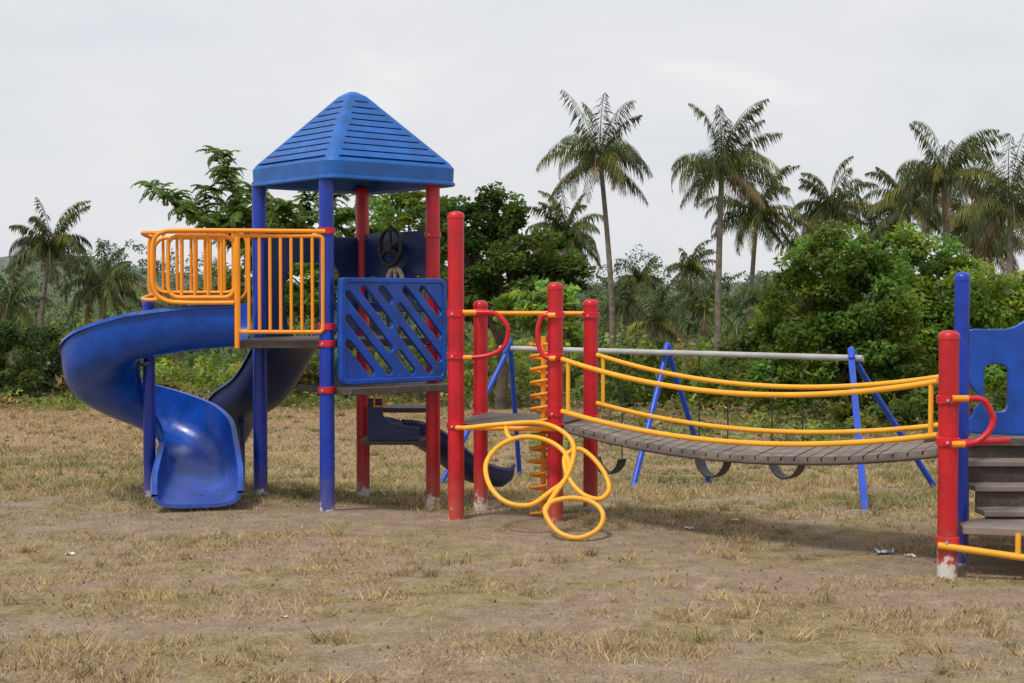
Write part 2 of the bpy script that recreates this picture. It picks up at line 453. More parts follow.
# low young palms standing in the bush
palm("oil_palm_tree", 655, 322, 58, 36, 655, 41, nf=24, nl=26, tr=.2, wind=0, coc=0)
palm("oil_palm_tree", 705, 306, 66, 36, 700, 42, nf=24, nl=26, tr=.2, wind=0, coc=0)
palm("oil_palm_tree", 770, 300, 62, 32, 770, 43, nf=24, nl=26, tr=.2, wind=0, coc=0)
palm("oil_palm_tree", 8, 306, 62, 36, 12, 44, nf=24, nl=26, tr=.2, wind=0, coc=0)
palm("oil_palm_tree", 175, 322, 60, 34, 172, 45, nf=24, nl=26, tr=.2, wind=0, coc=0)
palm("oil_palm_tree", 625, 304, 80, 30, 625, 46, nf=22, nl=26, tr=.2, wind=0, coc=0)

# distant plantation (one object)
def distant():
    rng = np.random.RandomState(77); Q = []; C = []
    for i in range(380):
        y = 75 + 420 * rng.rand() ** 1.2; x = rng.uniform(-.42, .42) * y
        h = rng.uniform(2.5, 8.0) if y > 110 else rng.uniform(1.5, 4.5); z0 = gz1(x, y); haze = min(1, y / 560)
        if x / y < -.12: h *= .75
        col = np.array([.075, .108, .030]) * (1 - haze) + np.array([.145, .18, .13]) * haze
        R = rng.uniform(1.8, 2.8); w = .0006 * y + .03
        Q.append([[x - w * 2.2, y, z0 - .5], [x + w * 2.2, y, z0 - .5], [x + w, y, z0 + h], [x - w, y, z0 + h]]); C.append([.16, .14, .11])
        Q.append([[x, y - w * 2.2, z0 - .5], [x, y + w * 2.2, z0 - .5], [x, y + w, z0 + h], [x, y - w, z0 + h]]); C.append([.16, .14, .11])
        for k in range(16):
            u = k / 16
            frond(Q, C, (x, y, z0 + h), k * 2.4 + i, math.radians(80 - 115 * u), R, math.radians(85), 8, R * .3, .07 + .0011 * y, rng, col, hang=.8, rach=.04)
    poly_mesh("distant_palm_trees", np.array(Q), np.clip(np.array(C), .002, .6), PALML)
distant()

def distant_woods():
    rng = np.random.RandomState(5); PP = []; CC = []; SZ = []
    for i in range(620):
        y = 60 + 760 * rng.rand() ** 1.4; x = rng.uniform(-.46, .46) * y
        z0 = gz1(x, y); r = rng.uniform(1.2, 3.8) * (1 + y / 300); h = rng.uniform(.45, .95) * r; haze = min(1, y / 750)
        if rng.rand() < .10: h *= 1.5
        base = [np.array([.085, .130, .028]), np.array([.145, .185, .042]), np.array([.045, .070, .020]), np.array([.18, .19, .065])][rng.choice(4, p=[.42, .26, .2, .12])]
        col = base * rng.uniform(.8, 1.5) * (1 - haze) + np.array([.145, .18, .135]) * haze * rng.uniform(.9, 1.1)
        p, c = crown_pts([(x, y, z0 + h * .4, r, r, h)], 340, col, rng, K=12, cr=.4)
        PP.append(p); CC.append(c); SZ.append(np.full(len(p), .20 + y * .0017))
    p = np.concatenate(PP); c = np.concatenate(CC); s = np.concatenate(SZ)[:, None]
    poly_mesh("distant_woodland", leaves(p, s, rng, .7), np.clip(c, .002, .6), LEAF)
distant_woods()

# undergrowth along the edge of the field (one object)
def undergrowth():
    rng = np.random.RandomState(9); PP = []; CC = []; SZ = []
    def add(px, D, w, h, n, col, size, cr=.33):
        x = (px - 512) / F * D; z = gz1(x, D)
        p, c = crown_pts([(x, D, z + h * .42, w, w * .8, h * .58)], n, col, rng, K=18, cr=cr)
        k = p[:, 2] > z - .05
        PP.append(p[k]); CC.append(c[k]); SZ.append(np.full(k.sum(), size))
    for i in range(180):
        px = rng.uniform(-60, 1090); D = rng.uniform(36, 60)
        if px > 640: D = rng.uniform(31, 56)
        h = rng.uniform(.6, 1.9) * (1.0 + .5 * (D - 36) / 24)
        if 90 < px < 330: h *= .75
        col = np.array([.11, .160, .034]) * rng.uniform(.45, 1.4)
        if rng.rand() < .35: col = np.array([.20, .26, .06]) * rng.uniform(.7, 1.3)
        if rng.rand() < .12: col = np.array([.26, .21, .11])
        add(px, D, rng.uniform(.5, 1.6), h, 560, col, .14 + .002 * D)
    for i in range(210):
        px = rng.uniform(-60, 1090); D = rng.uniform(23, 36)
        if px < 560: D = rng.uniform(33, 37)
        col = np.array([.16, .20, .055]) * rng.uniform(.6, 1.3)
        if rng.rand() < .35: col = np.array([.28, .23, .12]) * rng.uniform(.7, 1.2)
        add(px, D, rng.uniform(.3, 1.0), rng.uniform(.15, .5), 190, col, .10)
    for px, D, w, h in ((-10, 37, 1.5, 1.9), (25, 36, 1.2, 2.3), (55, 38, 1.1, 1.6), (5, 42, 2, 2.6)):
        add(px, D, w, h, 2600, (.050, .075, .022), .17)
    for px, D, w, h in ((85, 38, .9, 1.9), (115, 40, 1.0, 1.7), (150, 42, 1.1, 1.5)):
        add(px, D, w, h, 1700, (.15, .21, .042), .17)
    for px, D, w, h in ((650, 34, 1.0, 1.3), (700, 33, .9, 1.2), (745, 32, .9, 1.6), (600, 36, 1, 1.4), (560, 38, 1.1, 2.2), (880, 27, .8, .7), (930, 27, .9, .7), (990, 28, 1, .8)):
        add(px, D, w, h, 1900, (.11, .15, .038), .15)
    p = np.concatenate(PP); c = np.concatenate(CC); s = np.concatenate(SZ)[:, None]
    poly_mesh("undergrowth", leaves(p, s, rng, .42), np.clip(c, .002, .6), LEAF)
undergrowth()

def E(px, py, D, rx, rz, ry=None):
    c = P(px, py, D); s = D / F
    return (c.x, c.y, c.z, rx * s, (ry or rx) * s, rz * s)

# broadleaf trees
broadleaf("broadleaf_tree", (P(500, 380, 33).x, 33), [E(497, 226, 33, 30, 34), E(522, 254, 33, 44, 36), E(475, 262, 33, 40, 34), E(556, 272, 33, 34, 32), E(505, 300, 33, 60, 30), E(455, 225, 33, 30, 25)], 28000, .14, (.070, .112, .025), 21, tr=.14, cr=.36)
broadleaf("broadleaf_tree", (P(535, 380, 28).x, 28), [E(530, 308, 28, 34, 22), E(556, 296, 28, 24, 16), E(575, 330, 28, 24, 22)], 4200, .15, (.18, .28, .06), 22, tr=.06, cr=.35)
broadleaf("broadleaf_tree", (P(840, 430, 29).x, 29), [E(835, 262, 29, 46, 34), E(800, 310, 29, 42, 42), E(862, 300, 29, 52, 44), E(835, 350, 29, 70, 42), E(795, 378, 29, 42, 34), E(880, 372, 29, 50, 40)], 40000, .13, (.115, .190, .038), 23, tr=.09, cr=.36, K=32)
broadleaf("broadleaf_tree", (P(955, 430, 31).x, 31), [E(915, 258, 31, 40, 30), E(955, 295, 31, 50, 38), E(985, 325, 31, 50, 42), E(925, 345, 31, 52, 48), E(1020, 325, 31, 42, 50), E(1040, 380, 31, 50, 50), E(960, 385, 31, 62, 40)], 42000, .13, (.15, .235, .044), 24, tr=.10, cr=.36, K=32)
broadleaf("broadleaf_tree", (P(765, 420, 36).x, 36), [E(768, 330, 36, 26, 30), E(745, 365, 36, 35, 30)], 6500, .15, (.12, .18, .042), 25, tr=.07, cr=.36)
broadleaf("broadleaf_tree", (P(420, 380, 36).x, 36), [E(410, 212, 36, 44, 22), E(440, 262, 36, 34, 40), E(385, 270, 36, 38, 40), E(340, 290, 36, 40, 36), E(300, 285, 36, 40, 36), E(250, 280, 36, 40, 30)], 18000, .16, (.105, .165, .036), 26, tr=.1, K=30, cr=.3)

# feathery (pinnate leaved) tree behind tower
def feather_tree():
    rng = np.random.RandomState(31); D = 38; e = empty("flamboyant_tree")
    b = P(262, 380, D); b.z = gz1(b.x, b.y) - .1; fork = P(270, 262, D)
    tube("trunk", [b, b.lerp(fork, .5) + Vector((.06, 0, 0)), fork], .09, BARK, e, smooth=4, radii=lambda t: 1.2 - .5 * t)
    Q = []; C = []
    tips = [(153, 186, -.3), (172, 196, .3), (218, 152, 0), (225, 168, -.6), (195, 205, .8), (208, 188, .2), (255, 190, .4), (285, 205, -.9), (310, 198, .9), (335, 195, .2), (370, 195, .7), (400, 205, .3), (240, 210, -.8), (350, 215, -.5), (425, 205, .9), (270, 200, 0), (225, 218, .6), (300, 225, -.4), (380, 228, .6), (240, 235, .2), (275, 240, -.2)]
    for i, (px, py, dy) in enumerate(tips):
        t = P(px, py, D + dy * 2); m = fork.lerp(t, .5) + Vector((0, dy * .2, -.1))
        pts = catmull([fork, m, t], n=7)
        tube("limb_%d" % (i + 1), pts, .04, BARK, e, radii=lambda t: 1.0 - .8 * t, res=2)
        for j in range(6, len(pts)):
            for r in range(5 if j < len(pts) - 1 else 11):
                az = rng.uniform(0, 6.28); el = math.radians(rng.uniform(-20, 55))
                col = np.array([.085, .14, .030]) * rng.uniform(.6, 1.5)
                frond(Q, C, tuple(pts[j]), az, el, rng.uniform(.4, .75), math.radians(rng.uniform(50, 120)), 10, .17, .10, rng, col, hang=.35, rach=.01)
    poly_mesh("crown", np.array(Q), np.clip(np.array(C), .002, .6), LEAF, e)
feather_tree()

# ------------------------------------------------------------ grass
def bare_mask(x, y):
    m = np.zeros_like(x)
    for cx, cy, rx, ry in BARE:
        m = np.maximum(m, np.clip(1.5 - np.hypot((x - cx) / rx, (y - cy) / ry) + (vnoise(x, y, 3.0) - .5) * .8, 0, 1))
    return m
def grass():
    rng = np.random.RandomState(3)
    n = 560000
    y = np.exp(rng.uniform(np.log(4.6), np.log(38), n)); x = rng.uniform(-1, 1, n) * (.42 * y + 1.6)
    dn = vnoise(x, y, 1.3) * .40 + vnoise(x, y, 4.1) * .38 + vnoise(x, y, 11.0) * .22
    th0 = np.interp(y, [5, 9, 13], [.47, .47, .36])
    keep = rng.rand(n) < np.clip((dn - th0) * 6.0, .04, 1) * (1 - .9 * bare_mask(x, y)); x = x[keep]; y = y[keep]
    lush = np.clip((y - 9) / 6, 0, 1) * np.clip(vnoise(x, y, .6) * 1.5, 0, 1)
    h = rng.uniform(.008, .036, len(x)) * (1 + 1.6 * lush) * (.6 + .8 * vnoise(x, y, 2.2))
    w = rng.uniform(.0018, .0042, len(x)) * np.clip(y / 8, 1, 4)
    nt = 4300
    ty = np.exp(rng.uniform(np.log(4.8), np.log(34), nt)); tx = rng.uniform(-1, 1, nt) * (.42 * ty + 1.4)
    k = (rng.rand(nt) < np.clip(.25 + .9 * (ty - 8) / 6, .25, 1) * np.clip(vnoise(tx, ty, .9) * 1.8, .1, 1)) & (bare_mask(tx, ty) < .3); tx = tx[k]; ty = ty[k]
    sz = rng.uniform(.4, 1.25, len(tx)) * (1 + .35 * (rng.rand(len(tx)) < .15)); m = 34
    tx2 = np.repeat(tx, m) + rng.normal(0, .030, len(tx) * m) * np.repeat(sz, m); ty2 = np.repeat(ty, m) + rng.normal(0, .03, len(tx) * m)
    th = rng.uniform(.03, .085, len(tx2)) * np.repeat(sz, m); tw = rng.uniform(.002, .005, len(tx2)) * np.clip(ty2 / 10, 1, 3)
    tone_t = np.repeat(rng.uniform(.6, 1.15, len(tx)), m)
    gp = np.clip((ty - 8) / 5, .15, .7)
    gr_t = np.repeat((rng.rand(len(tx)) < gp) * rng.uniform(.25, 1, len(tx)), m)
    tone = np.concatenate([rng.uniform(.45, 1.2, len(x)), tone_t * rng.uniform(.7, 1.2, len(tx2))])
    gn = np.clip((vnoise(x, y, .8) * .6 + vnoise(x, y, 2.7) * .4 - .38) * 3.6, 0, 1) * np.clip((y - 8.5) / 3.5, .06, 1)
    green = np.concatenate([gn * rng.rand(len(x)) ** .6, gr_t])
    X = np.concatenate([x, tx2]); Y = np.concatenate([y, ty2]); H = np.concatenate([h, th]); W = np.concatenate([w, tw])
    z = gz(X, Y); a = rng.uniform(0, 6.28, len(X)); lean = rng.uniform(.2, 1.6, len(X)); la = rng.uniform(0, 6.28, len(X))
    base = np.stack([X, Y, z - .004], 1); sd = np.stack([np.cos(a), np.sin(a), 0 * a], 1) * W[:, None]
    tip = base + np.stack([np.cos(la) * lean * H, np.sin(la) * lean * H, H], 1)
    V = np.stack([base - sd, base + sd, tip], 1)
    straw = np.array([.55, .43, .235]); gcol = np.array([.18, .215, .065])
    C = (straw[None] * (1 - green[:, None]) + gcol[None] * green[:, None]) * tone[:, None]
    dk = rng.rand(len(X)) < .17; C[dk] *= .36
    poly_mesh("dry_grass", V, np.clip(C, .01, .8), GRASS)
grass()

def debris():
    rng = np.random.RandomState(8); n = 5200
    y = np.exp(rng.uniform(np.log(4.8), np.log(22), n)); x = rng.uniform(-1, 1, n) * (.42 * y + 1)
    k = rng.rand(n) < np.clip(vnoise(x, y, 1.7) * 1.6 - .2, .1, 1); x = x[k]; y = y[k]; n = len(x)
    c = np.stack([x, y, gz(x, y) + .006], 1)
    V = leaves(c, .022, rng, .5, flat=3)
    C = np.array([.11, .075, .05])[None] * rng.uniform(.3, 2.4, (n, 1))
    poly_mesh("fallen_leaves", V, C, GRASS)
debris()

def litter(px, py, col, s, seed):
    rng = np.random.RandomState(seed)
    Y = CAMH * F / (py - 300); x = (px - 512) / F * Y; z = gz1(x, Y)
    m, nt, b = newmat("litter_plastic"); b.inputs['Base Color'].default_value = (*col, 1); b.inputs['Roughness'].default_value = .4
    v = []; f = []; n = 5
    for i in range(n):
        for j in range(n): v.append((x + (i / 4 - .5) * s * 1.6 + rng.normal(0, s * .08), Y + (j / 4 - .5) * s + rng.normal(0, s * .08), z + .006 + abs(rng.normal(0, s * .2))))
    for i in range(n - 1):
        for j in range(n - 1): f.append((i * n + j, (i + 1) * n + j, (i + 1) * n + j + 1, i * n + j + 1))
    mesh_obj("plastic_litter", v, f, m, smooth=False)
litter(886, 558, (.35, .5, .62), .07, 1); litter(912, 562, (.7, .7, .68), .04, 2); litter(68, 556, (.7, .68, .62), .035, 3)
litter(690, 528, (.75, .75, .72), .04, 4); litter(283, 618, (.7, .66, .6), .02, 5); litter(735, 520, (.7, .68, .62), .04, 6)

# ------------------------------------------------------------ tower
TH = math.radians(40); A = Vector((math.cos(TH), math.sin(TH))); B = Vector((-math.sin(TH), math.cos(TH)))
Fp = Vector((-1.40, 10.75)); Rp = Fp + A; Lp = Fp + B; Bp = Fp + A + B
tw = empty("playground_tower")
for nm, p, m in (("post_1", Fp, BLUE), ("post_2", Lp, BLUE), ("post_3", Rp, RED), ("post_4", Bp, RED)):
    post(nm, p.x, p.y, 2.56, m, tw)

def roof():
    c = (Fp + Bp) / 2 + Vector((.06, 0)); hs = .615; z0, z1 = 2.655, 3.26; v = []; f = []
    ts = np.concatenate([np.linspace(-1, -.72, 8)[:-1], np.linspace(-.72, .72, 9), np.linspace(.72, 1, 8)[1:-1]])
    per = [(k, t) for k in range(4) for t in ts]; n = len(per)
    def ring(h, z, off=0.0, p=12):
        for k, t in per:
            x, y = 1.0, t; s = 1 / ((abs(x) ** p + abs(y) ** p) ** (1 / p))
            x *= s * h; y *= s * h
            mk = min(1, max(0, (h * .985 - .075 - abs(t * h)) / .012)) if h > .12 else 0
            x -= off * mk
            for _ in range(k): x, y = -y, x
            w = c + A * x + B * y; v.append((w.x, w.y, z))
    rows = 0
    rr = [(hs - .10, z0 + .05), (hs - .04, z0 - .13), (hs - .005, z0 - .15), (hs + .006, z0 - .14), (hs + .004, z0 - .125), (hs - .006, z0 - .115), (hs - .002, z0 - .01), (hs - .01, z0 + .004)]
    for h, z in rr: ring(h, z); rows += 1
    nb = 10; top = .05
    for i in range(nb):
        for a, off in ((0.02, .030), (.10, .004), (.5, .004), (.90, .006), (.97, .028)):
            s = .04 + (i + a) / nb * .90; h = (hs - .012) * (1 - s) + top * s
            ring(h, z0 + .006 + (z1 - z0) * s, off, p=16); rows += 1
    for h, z in ((.045, z1 - .004), (.03, z1 + .004), (.005, z1 + .008)): ring(h, z, p=4); rows += 1
    for i in range(rows - 1):
        for k in range(n):
            k2 = (k + 1) % n; f.append((i * n + k, i * n + k2, (i + 1) * n + k2, (i + 1) * n + k))
    f.append(tuple(range(n))[::-1]); f.append(tuple(range((rows - 1) * n, rows * n)))
    mesh_obj("roof", v, f, BLUER, tw, ang=25)
roof()

DZ = 1.30
def quad(*p): return [(q[0], q[1]) for q in p]
slab("deck", quad(Fp, Rp, Bp, Lp), DZ - .06, DZ, DECK, tw)
E1 = Vector((-2.05, 10.70)); E2 = Vector((-2.10, 11.50))
slab("side_deck", [(Fp.x - .03, Fp.y - .02), (Lp.x + .02, Lp.y - .02), (Lp.x - .02, Lp.y + .02), (E2.x, E2.y), (E1.x, E1.y)], DZ - .064, DZ - .004, DECK, tw)
outb = -B
slab("step_deck", quad(Fp + outb * .25 + A * .05, Rp + outb * .25 + A * .06, Rp + A * .06 - outb * .5, Fp + A * .05 - outb * .5), .885, .94, DECK, tw)
for p in (Fp, Rp, Lp, Bp):
    for i, z in enumerate((DZ - .03, 2.12)):
        collar("clamp", p.x, p.y, z, REDH if p in (Fp, Lp) else RED, tw)
for z in (1.40, .92): collar("clamp", Fp.x, Fp.y, z, REDH, tw)

def slots(w, h):
    hs = []; d = Vector((.66, -.72)); d.normalize()
    for k in range(-9, 12):
        off = k * .125
        for x0, x1 in ((.07, w * .5 - .045), (w * .5 + .045, w - .07)):
            sl = d.y / d.x; yc = h * .5 + off / abs(d.x) + (0.05 if x0 > .3 else 0)
            xs = np.linspace(x0, x1, 60); ysv = yc + sl * (xs - w / 2)
            ok = (ysv > .08) & (ysv < h - .08)
            if ok.sum() > 12:
                xa, xb = xs[ok][0], xs[ok][-1]
                hs.append(capsule((xa, yc + sl * (xa - w / 2)), (xb, yc + sl * (xb - w / 2)), .028))
    return hs
og = Fp + outb * .13 + A * .03
panel("slotted_panel", rrect(0, 0, .99, .80, .05), slots(.99, .80), .035, (og.x, og.y, .965), (A.x, A.y, 0), BLUEP, tw)
panel("panel_rim", rrect(-.005, -.005, .995, .805, .055), [rrect(.035, .035, .955, .765, .03)], .055, (og.x, og.y, .965), (A.x, A.y, 0), BLUEP, tw)

ob = Rp + B * .02
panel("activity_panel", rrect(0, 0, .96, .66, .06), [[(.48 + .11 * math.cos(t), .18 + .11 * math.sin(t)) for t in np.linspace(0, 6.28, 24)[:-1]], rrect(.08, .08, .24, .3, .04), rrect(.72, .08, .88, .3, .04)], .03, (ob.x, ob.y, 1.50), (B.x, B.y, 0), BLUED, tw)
wl = Rp + B * .42 - A * .12
def ringpts(c, u, w, r, n=28): return [c + u * (r * math.cos(t)) + w * (r * math.sin(t)) for t in np.linspace(0, 2 * math.pi, n + 1)[:-1]]
wc = Vector((wl.x, wl.y, 2.03)); B3 = Vector((B.x, B.y, 0)); A3 = Vector((A.x, A.y, 0)); Z = Vector((0, 0, 1))
tube("steering_wheel", ringpts(wc, B3, Z, .15), .019, BLACK, tw, cyc=True)
for k in range(3):
    a = math.radians(90 + 120 * k); tube("spoke_%d" % (k + 1), [wc, wc + B3 * .14 * math.cos(a) + Z * .14 * math.sin(a)], .016, BLACK, tw)
tube("steering_hub", [wc - A3 * .02, wc + A3 * .1], .04, BLACK, tw)
tube("activity_dial", ringpts(Vector((wl.x, wl.y, 1.76)) + A3 * .05, B3, Z, .10), .02, CREAM, tw, cyc=True)
tube("activity_dial_bar", [Vector((wl.x, wl.y, 1.66)) + A3 * .05, Vector((wl.x, wl.y, 1.86)) + A3 * .05], .015, CREAM, tw)
ol = Lp + A * .03
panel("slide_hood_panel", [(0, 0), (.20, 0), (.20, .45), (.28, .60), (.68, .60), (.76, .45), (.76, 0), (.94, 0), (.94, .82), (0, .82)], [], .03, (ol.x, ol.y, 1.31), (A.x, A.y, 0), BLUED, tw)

def rail(name, p0, p1, z0, z1, nb, par, r=.0155, mat=YEL, rad=.06):
    p0 = Vector((p0[0], p0[1], 0)); p1 = Vector((p1[0], p1[1], 0)); L = (p1 - p0).length; d = (p1 - p0) / L
    pts = [p0 + d * q[0] + Z * q[1] for q in rrect(0, z0, L, z1, rad)]
    tube(name + "_frame", pts, r, mat, par, cyc=True)
    for k in range(nb):
        q = p0 + d * (L * (k + 1) / (nb + 1)); tube(name + "_bar_%d" % (k + 1), [q + Z * z0, q + Z * z1], r * .8, mat, par)
rail("guard_rail", (Fp.x - .02, Fp.y - .06), (E1.x, E1.y - .04), 1.36, 2.08, 7, tw, rad=.03)
tube("guard_rail_top", catmull([(Fp.x, Fp.y - .06, 2.115), (E1.x + .02, E1.y - .06, 2.118), (-2.45, 10.64, 2.12), (-2.60, 10.64, 2.11), (-2.68, 10.65, 2.04), (-2.69, 10.65, 1.85), (-2.68, 10.65, 1.68), (-2.60, 10.65, 1.60), (-2.45, 10.65, 1.58), (-2.08, 10.655, 1.58)], n=6), .0165, YEL, tw)
rail("slide_rail_near", (-2.58, 10.68), (-2.08, 10.68), 1.62, 2.08, 4, tw, rad=.08)
rail("slide_rail_far", (-2.93, 11.50), (-2.14, 11.50), 1.60, 2.15, 6, tw, rad=.10)
rail("slide_rail_far_inner", (-2.88, 11.46), (-2.20, 11.46), 1.66, 2.10, 5, tw, rad=.10)
tube("slide_rail_cross_bar", [(-2.60, 10.66, 2.10), (-2.74, 10.78, 2.11), (-2.88, 11.1, 2.12), (-2.91, 11.50, 2.10)], .0155, YEL, tw, smooth=5)
tube("slide_rail_cross_bar_low", [(-2.60, 10.66, 1.61), (-2.74, 10.78, 1.60), (-2.88, 11.1, 1.61), (-2.91, 11.50, 1.64)], .0155, YEL, tw, smooth=5)
tube("guard_post", [(E1.x - .01, E1.y - .04, 1.24), (E1.x - .01, E1.y - .04, 2.10)], .02, YEL, tw)

slab("step_tread", quad(Rp + Vector((-.60, .15)), Rp + Vector((-.02, .15)), Rp + Vector((-.02, .55)), Rp + Vector((-.60, .55))), .42, .46, DECK, tw)
slab("step_tread_upper", quad(Rp + Vector((-.55, .45)), Rp + Vector((-.02, .45)), Rp + Vector((-.02, .85)), Rp + Vector((-.55, .85))), .66, .70, DECK, tw)
panel("step_side_panel", [(0, 0), (.42, 0), (.42, .10), (.20, .14), (.13, .2), (.12, .34), (0, .34)], [], .03, (Rp.x - .54, Rp.y + .14, .46), (1, 0, 0), BLUED, tw)
tube("step_hand_grip", [(Rp.x - .48, Rp.y + .1, .86), (Rp.x - .48, Rp.y + .1, .74), (Rp.x - .40, Rp.y + .1, .74), (Rp.x - .40, Rp.y + .1, .86)], .012, YEL, tw)

# ------------------------------------------------------------ chutes
def chute(name, path, width, hl, hr, mat, parent, th=.028, flare=None, n=14):
    v = []; f = []; L = len(path)
    for i, p in enumerate(path):
        t = i / (L - 1)
        a = path[max(i - 1, 0)]; b = path[min(i + 1, L - 1)]
        d = Vector((b[0] - a[0], b[1] - a[1], 0)).normalized(); s = Vector((-d.y, d.x, 0))
        w = width * (flare(t) if flare else 1) / 2; inner = []; outer = []
        for k in range(n + 1):
            al = math.pi * k / n; cu = math.cos(al); su = math.sin(al)
            u = math.copysign(abs(cu) ** .62, cu); h = hl(t) if u > 0 else hr(t)
            vv = 1 - su ** .75
            inner.append(p + s * (u * w) + Z * (h * vv))
            outer.append(p + s * (u * (w + th)) + Z * ((h - .004) * vv - th * (1 - vv)))
        lipL = [inner[0] + Z * .012, inner[0] + s * .04 + Z * .014, inner[0] + s * .05 - Z * .012]
        lipR = [inner[-1] - s * .05 - Z * .012, inner[-1] - s * .04 + Z * .014, inner[-1] + Z * .012]
        loop = inner + lipR[::-1] + outer[::-1] + lipL[::-1]
        v += loop
    m = len(loop)
    for i in range(L - 1):
        for k in range(m):
            k2 = (k + 1) % m; f.append((i * m + k, (i + 1) * m + k, (i + 1) * m + k2, i * m + k2))
    nn = n + 1
    for b0 in (0, (L - 1) * m):
        for k in range(n):
            o1 = nn + 3 + (nn - 1 - k); o2 = nn + 3 + (nn - 2 - k)
            f.append((b0 + k, b0 + k + 1, b0 + o2, b0 + o1))
    return mesh_obj(name, v, f, mat, parent, ang=60)

sp = empty("spiral_slide")
C0 = Vector((-2.90, 11.35)); R0 = .38; path = []
for t in np.linspace(0, 1, 10)[:-1]: path.append(Vector((-2.07 + (C0.x + 2.07) * t, C0.y - R0, 1.27 - .10 * t ** 1.5)))
aa = np.linspace(270, 12, 46)
zz = np.interp(aa, [12, 50, 90, 135, 180, 230, 270], [.24, .35, .48, .63, .80, 1.02, 1.17])
for a, z in zip(aa, zz): path.append(Vector((C0.x + R0 * math.cos(math.radians(a)), C0.y + R0 * math.sin(math.radians(a)), z)))
ha = math.radians(-78); hd = Vector((math.cos(ha), math.sin(ha), 0)); e0 = path[-1].copy()
for t in np.linspace(0, 1, 14)[1:]: path.append(e0 + hd * (.84 * t) + Z * (-.17 * (1 - (1 - t) ** 2.0)))
hlf = lambda t: float(np.interp(t, [0, .2, .45, .7, .88, .96, 1], [.29, .33, .36, .36, .27, .17, .08]))
hrf = lambda t: float(np.interp(t, [0, .2, .45, .7, .88, .96, 1], [.29, .24, .22, .22, .20, .14, .07]))
chute("chute", path, .52, hlf, hrf, BLUEP, sp, flare=lambda t: 1 + .25 * max(0, (min(t, .93) - .8) / .2) - .5 * max(0, t - .93))
post("pole", C0.x, C0.y, 1.60, BLUE, sp, r=.048)
xl = e0 + hd * .5
tube("exit_leg", [(xl.x, xl.y, -.05), (xl.x, xl.y, .10)], .04, BLUE, sp)
slab("pole_bracket", [(C0.x - .03, C0.y), (C0.x - .03, C0.y - .25), (C0.x + .03, C0.y - .25), (C0.x + .03, C0.y)], 1.08, 1.11, BLUED, sp)

wv = empty("wave_slide"); ws = (Lp + Bp) / 2; wp = []
for t in np.linspace(0, 1, 40):
    q = ws + B * (1.95 * t)
    z = 1.27 + (-1.32) * (t ** 1.05 if t < .9 else .9 ** 1.05 + (t - .9) * .25) + .055 * math.sin(t * 12)
    wp.append(Vector((q.x, q.y, z)))
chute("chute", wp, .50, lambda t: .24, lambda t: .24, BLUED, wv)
tube("support_leg", [(wp[24].x, wp[24].y, gz1(wp[24].x, wp[24].y) - .1), (wp[24].x, wp[24].y, wp[24].z - .02)], .03, BLUED, wv)

ts_ = empty("toddler_slide"); a0 = Vector((-1.05, 12.05, .44)); a1 = Vector((-.12, 12.75, -.05)); tp = []
for t in np.linspace(0, 1, 20):
    q = a0.lerp(a1, t); q.z += .06 * math.sin(t * 6.28) + .04 * (t > .95); tp.append(q)
chute("chute", tp, .42, lambda t: .15, lambda t: .15, BLUED, ts_)

# ------------------------------------------------------------ middle platform
mp = empty("playground_platform")
p456 = Vector((-.41, 10.40)); p481 = Vector((-.25, 11.35)); p555 = Vector((.314, 10.30)); p592 = Vector((.615, 11.10))
post("post_1", p456.x, p456.y, 2.24, RED, mp, r=.060); post("post_2", p481.x, p481.y, 1.59, RED, mp)
post("post_3", p555.x, p555.y, 1.72, RED, mp); post("post_4", p592.x, p592.y, 1.60, RED, mp)
slab("deck", quad(p456 + Vector((-.02, 0)), p555, p592, p481), .655, .70, DECK, mp)
for p, zs in ((p456, (.68, 1.19, 1.50)), (p481, (.68, 1.5)), (p555, (.68, 1.19, 1.49, .78)), (p592, (.68, 1.48))):
    for z in zs: collar("clamp", p.x, p.y, z, REDH if z > 1 else RED, mp)
tube("top_bar", [(p481.x, p481.y, 1.495), (p592.x, p592.y, 1.495)], .018, YEL, mp)
tube("top_bar_link", [(p456.x, p456.y, 1.50), (p481.x, p481.y, 1.495)], .018, YEL, mp)
tube("deck_edge_bar", [(p456.x, p456.y - .07, .67), (p555.x, p555.y - .07, .67)], .018, YEL, mp)
def handle(name, x, y, zt, zb, dx, dy, par):
    q = [(0, zt), (.16, zt), (.29, zt - .01), (.37, zt - .09), (.38, (zt + zb) / 2), (.35, zb + .07), (.25, zb + .01), (.12, zb - .01), (0, zb - .01)]
    tube(name, [Vector((x + dx * a, y + dy * a, z)) for a, z in q], .0175, REDH, par, smooth=4)
    tube(name + "_sleeve_top", [(x, y, zt), (x + dx * .15, y + dy * .15, zt)], .0195, YEL, par)
    tube(name + "_sleeve_low", [(x, y, zb - .01), (x + dx * .12, y + dy * .12, zb - .01)], .0195, YEL, par)
handle("grab_handle_1", p456.x, p456.y - .02, 1.51, 1.19, 1.0, -.1, mp)
handle("grab_handle_2", p555.x, p555.y - .08, 1.49, 1.19, -.34, .1, mp)

# coil climber
cc = empty("corkscrew_climber"); cx, cy = .235, 10.62
tube("coil", [(cx + .095 * math.cos(t), cy + .095 * math.sin(t), -.05 + t / 6.283 * .098) for t in np.linspace(0, 6.283 * 13.5, 330)], .012, YEL, cc)
tube("coil_pole", [(cx, cy, -.15), (cx, cy, 1.33)], .02, YEL, cc)
tube("coil_top_bracket", [(cx, cy, 1.27), (p555.x, p555.y, 1.27)], .014, YEL, cc)

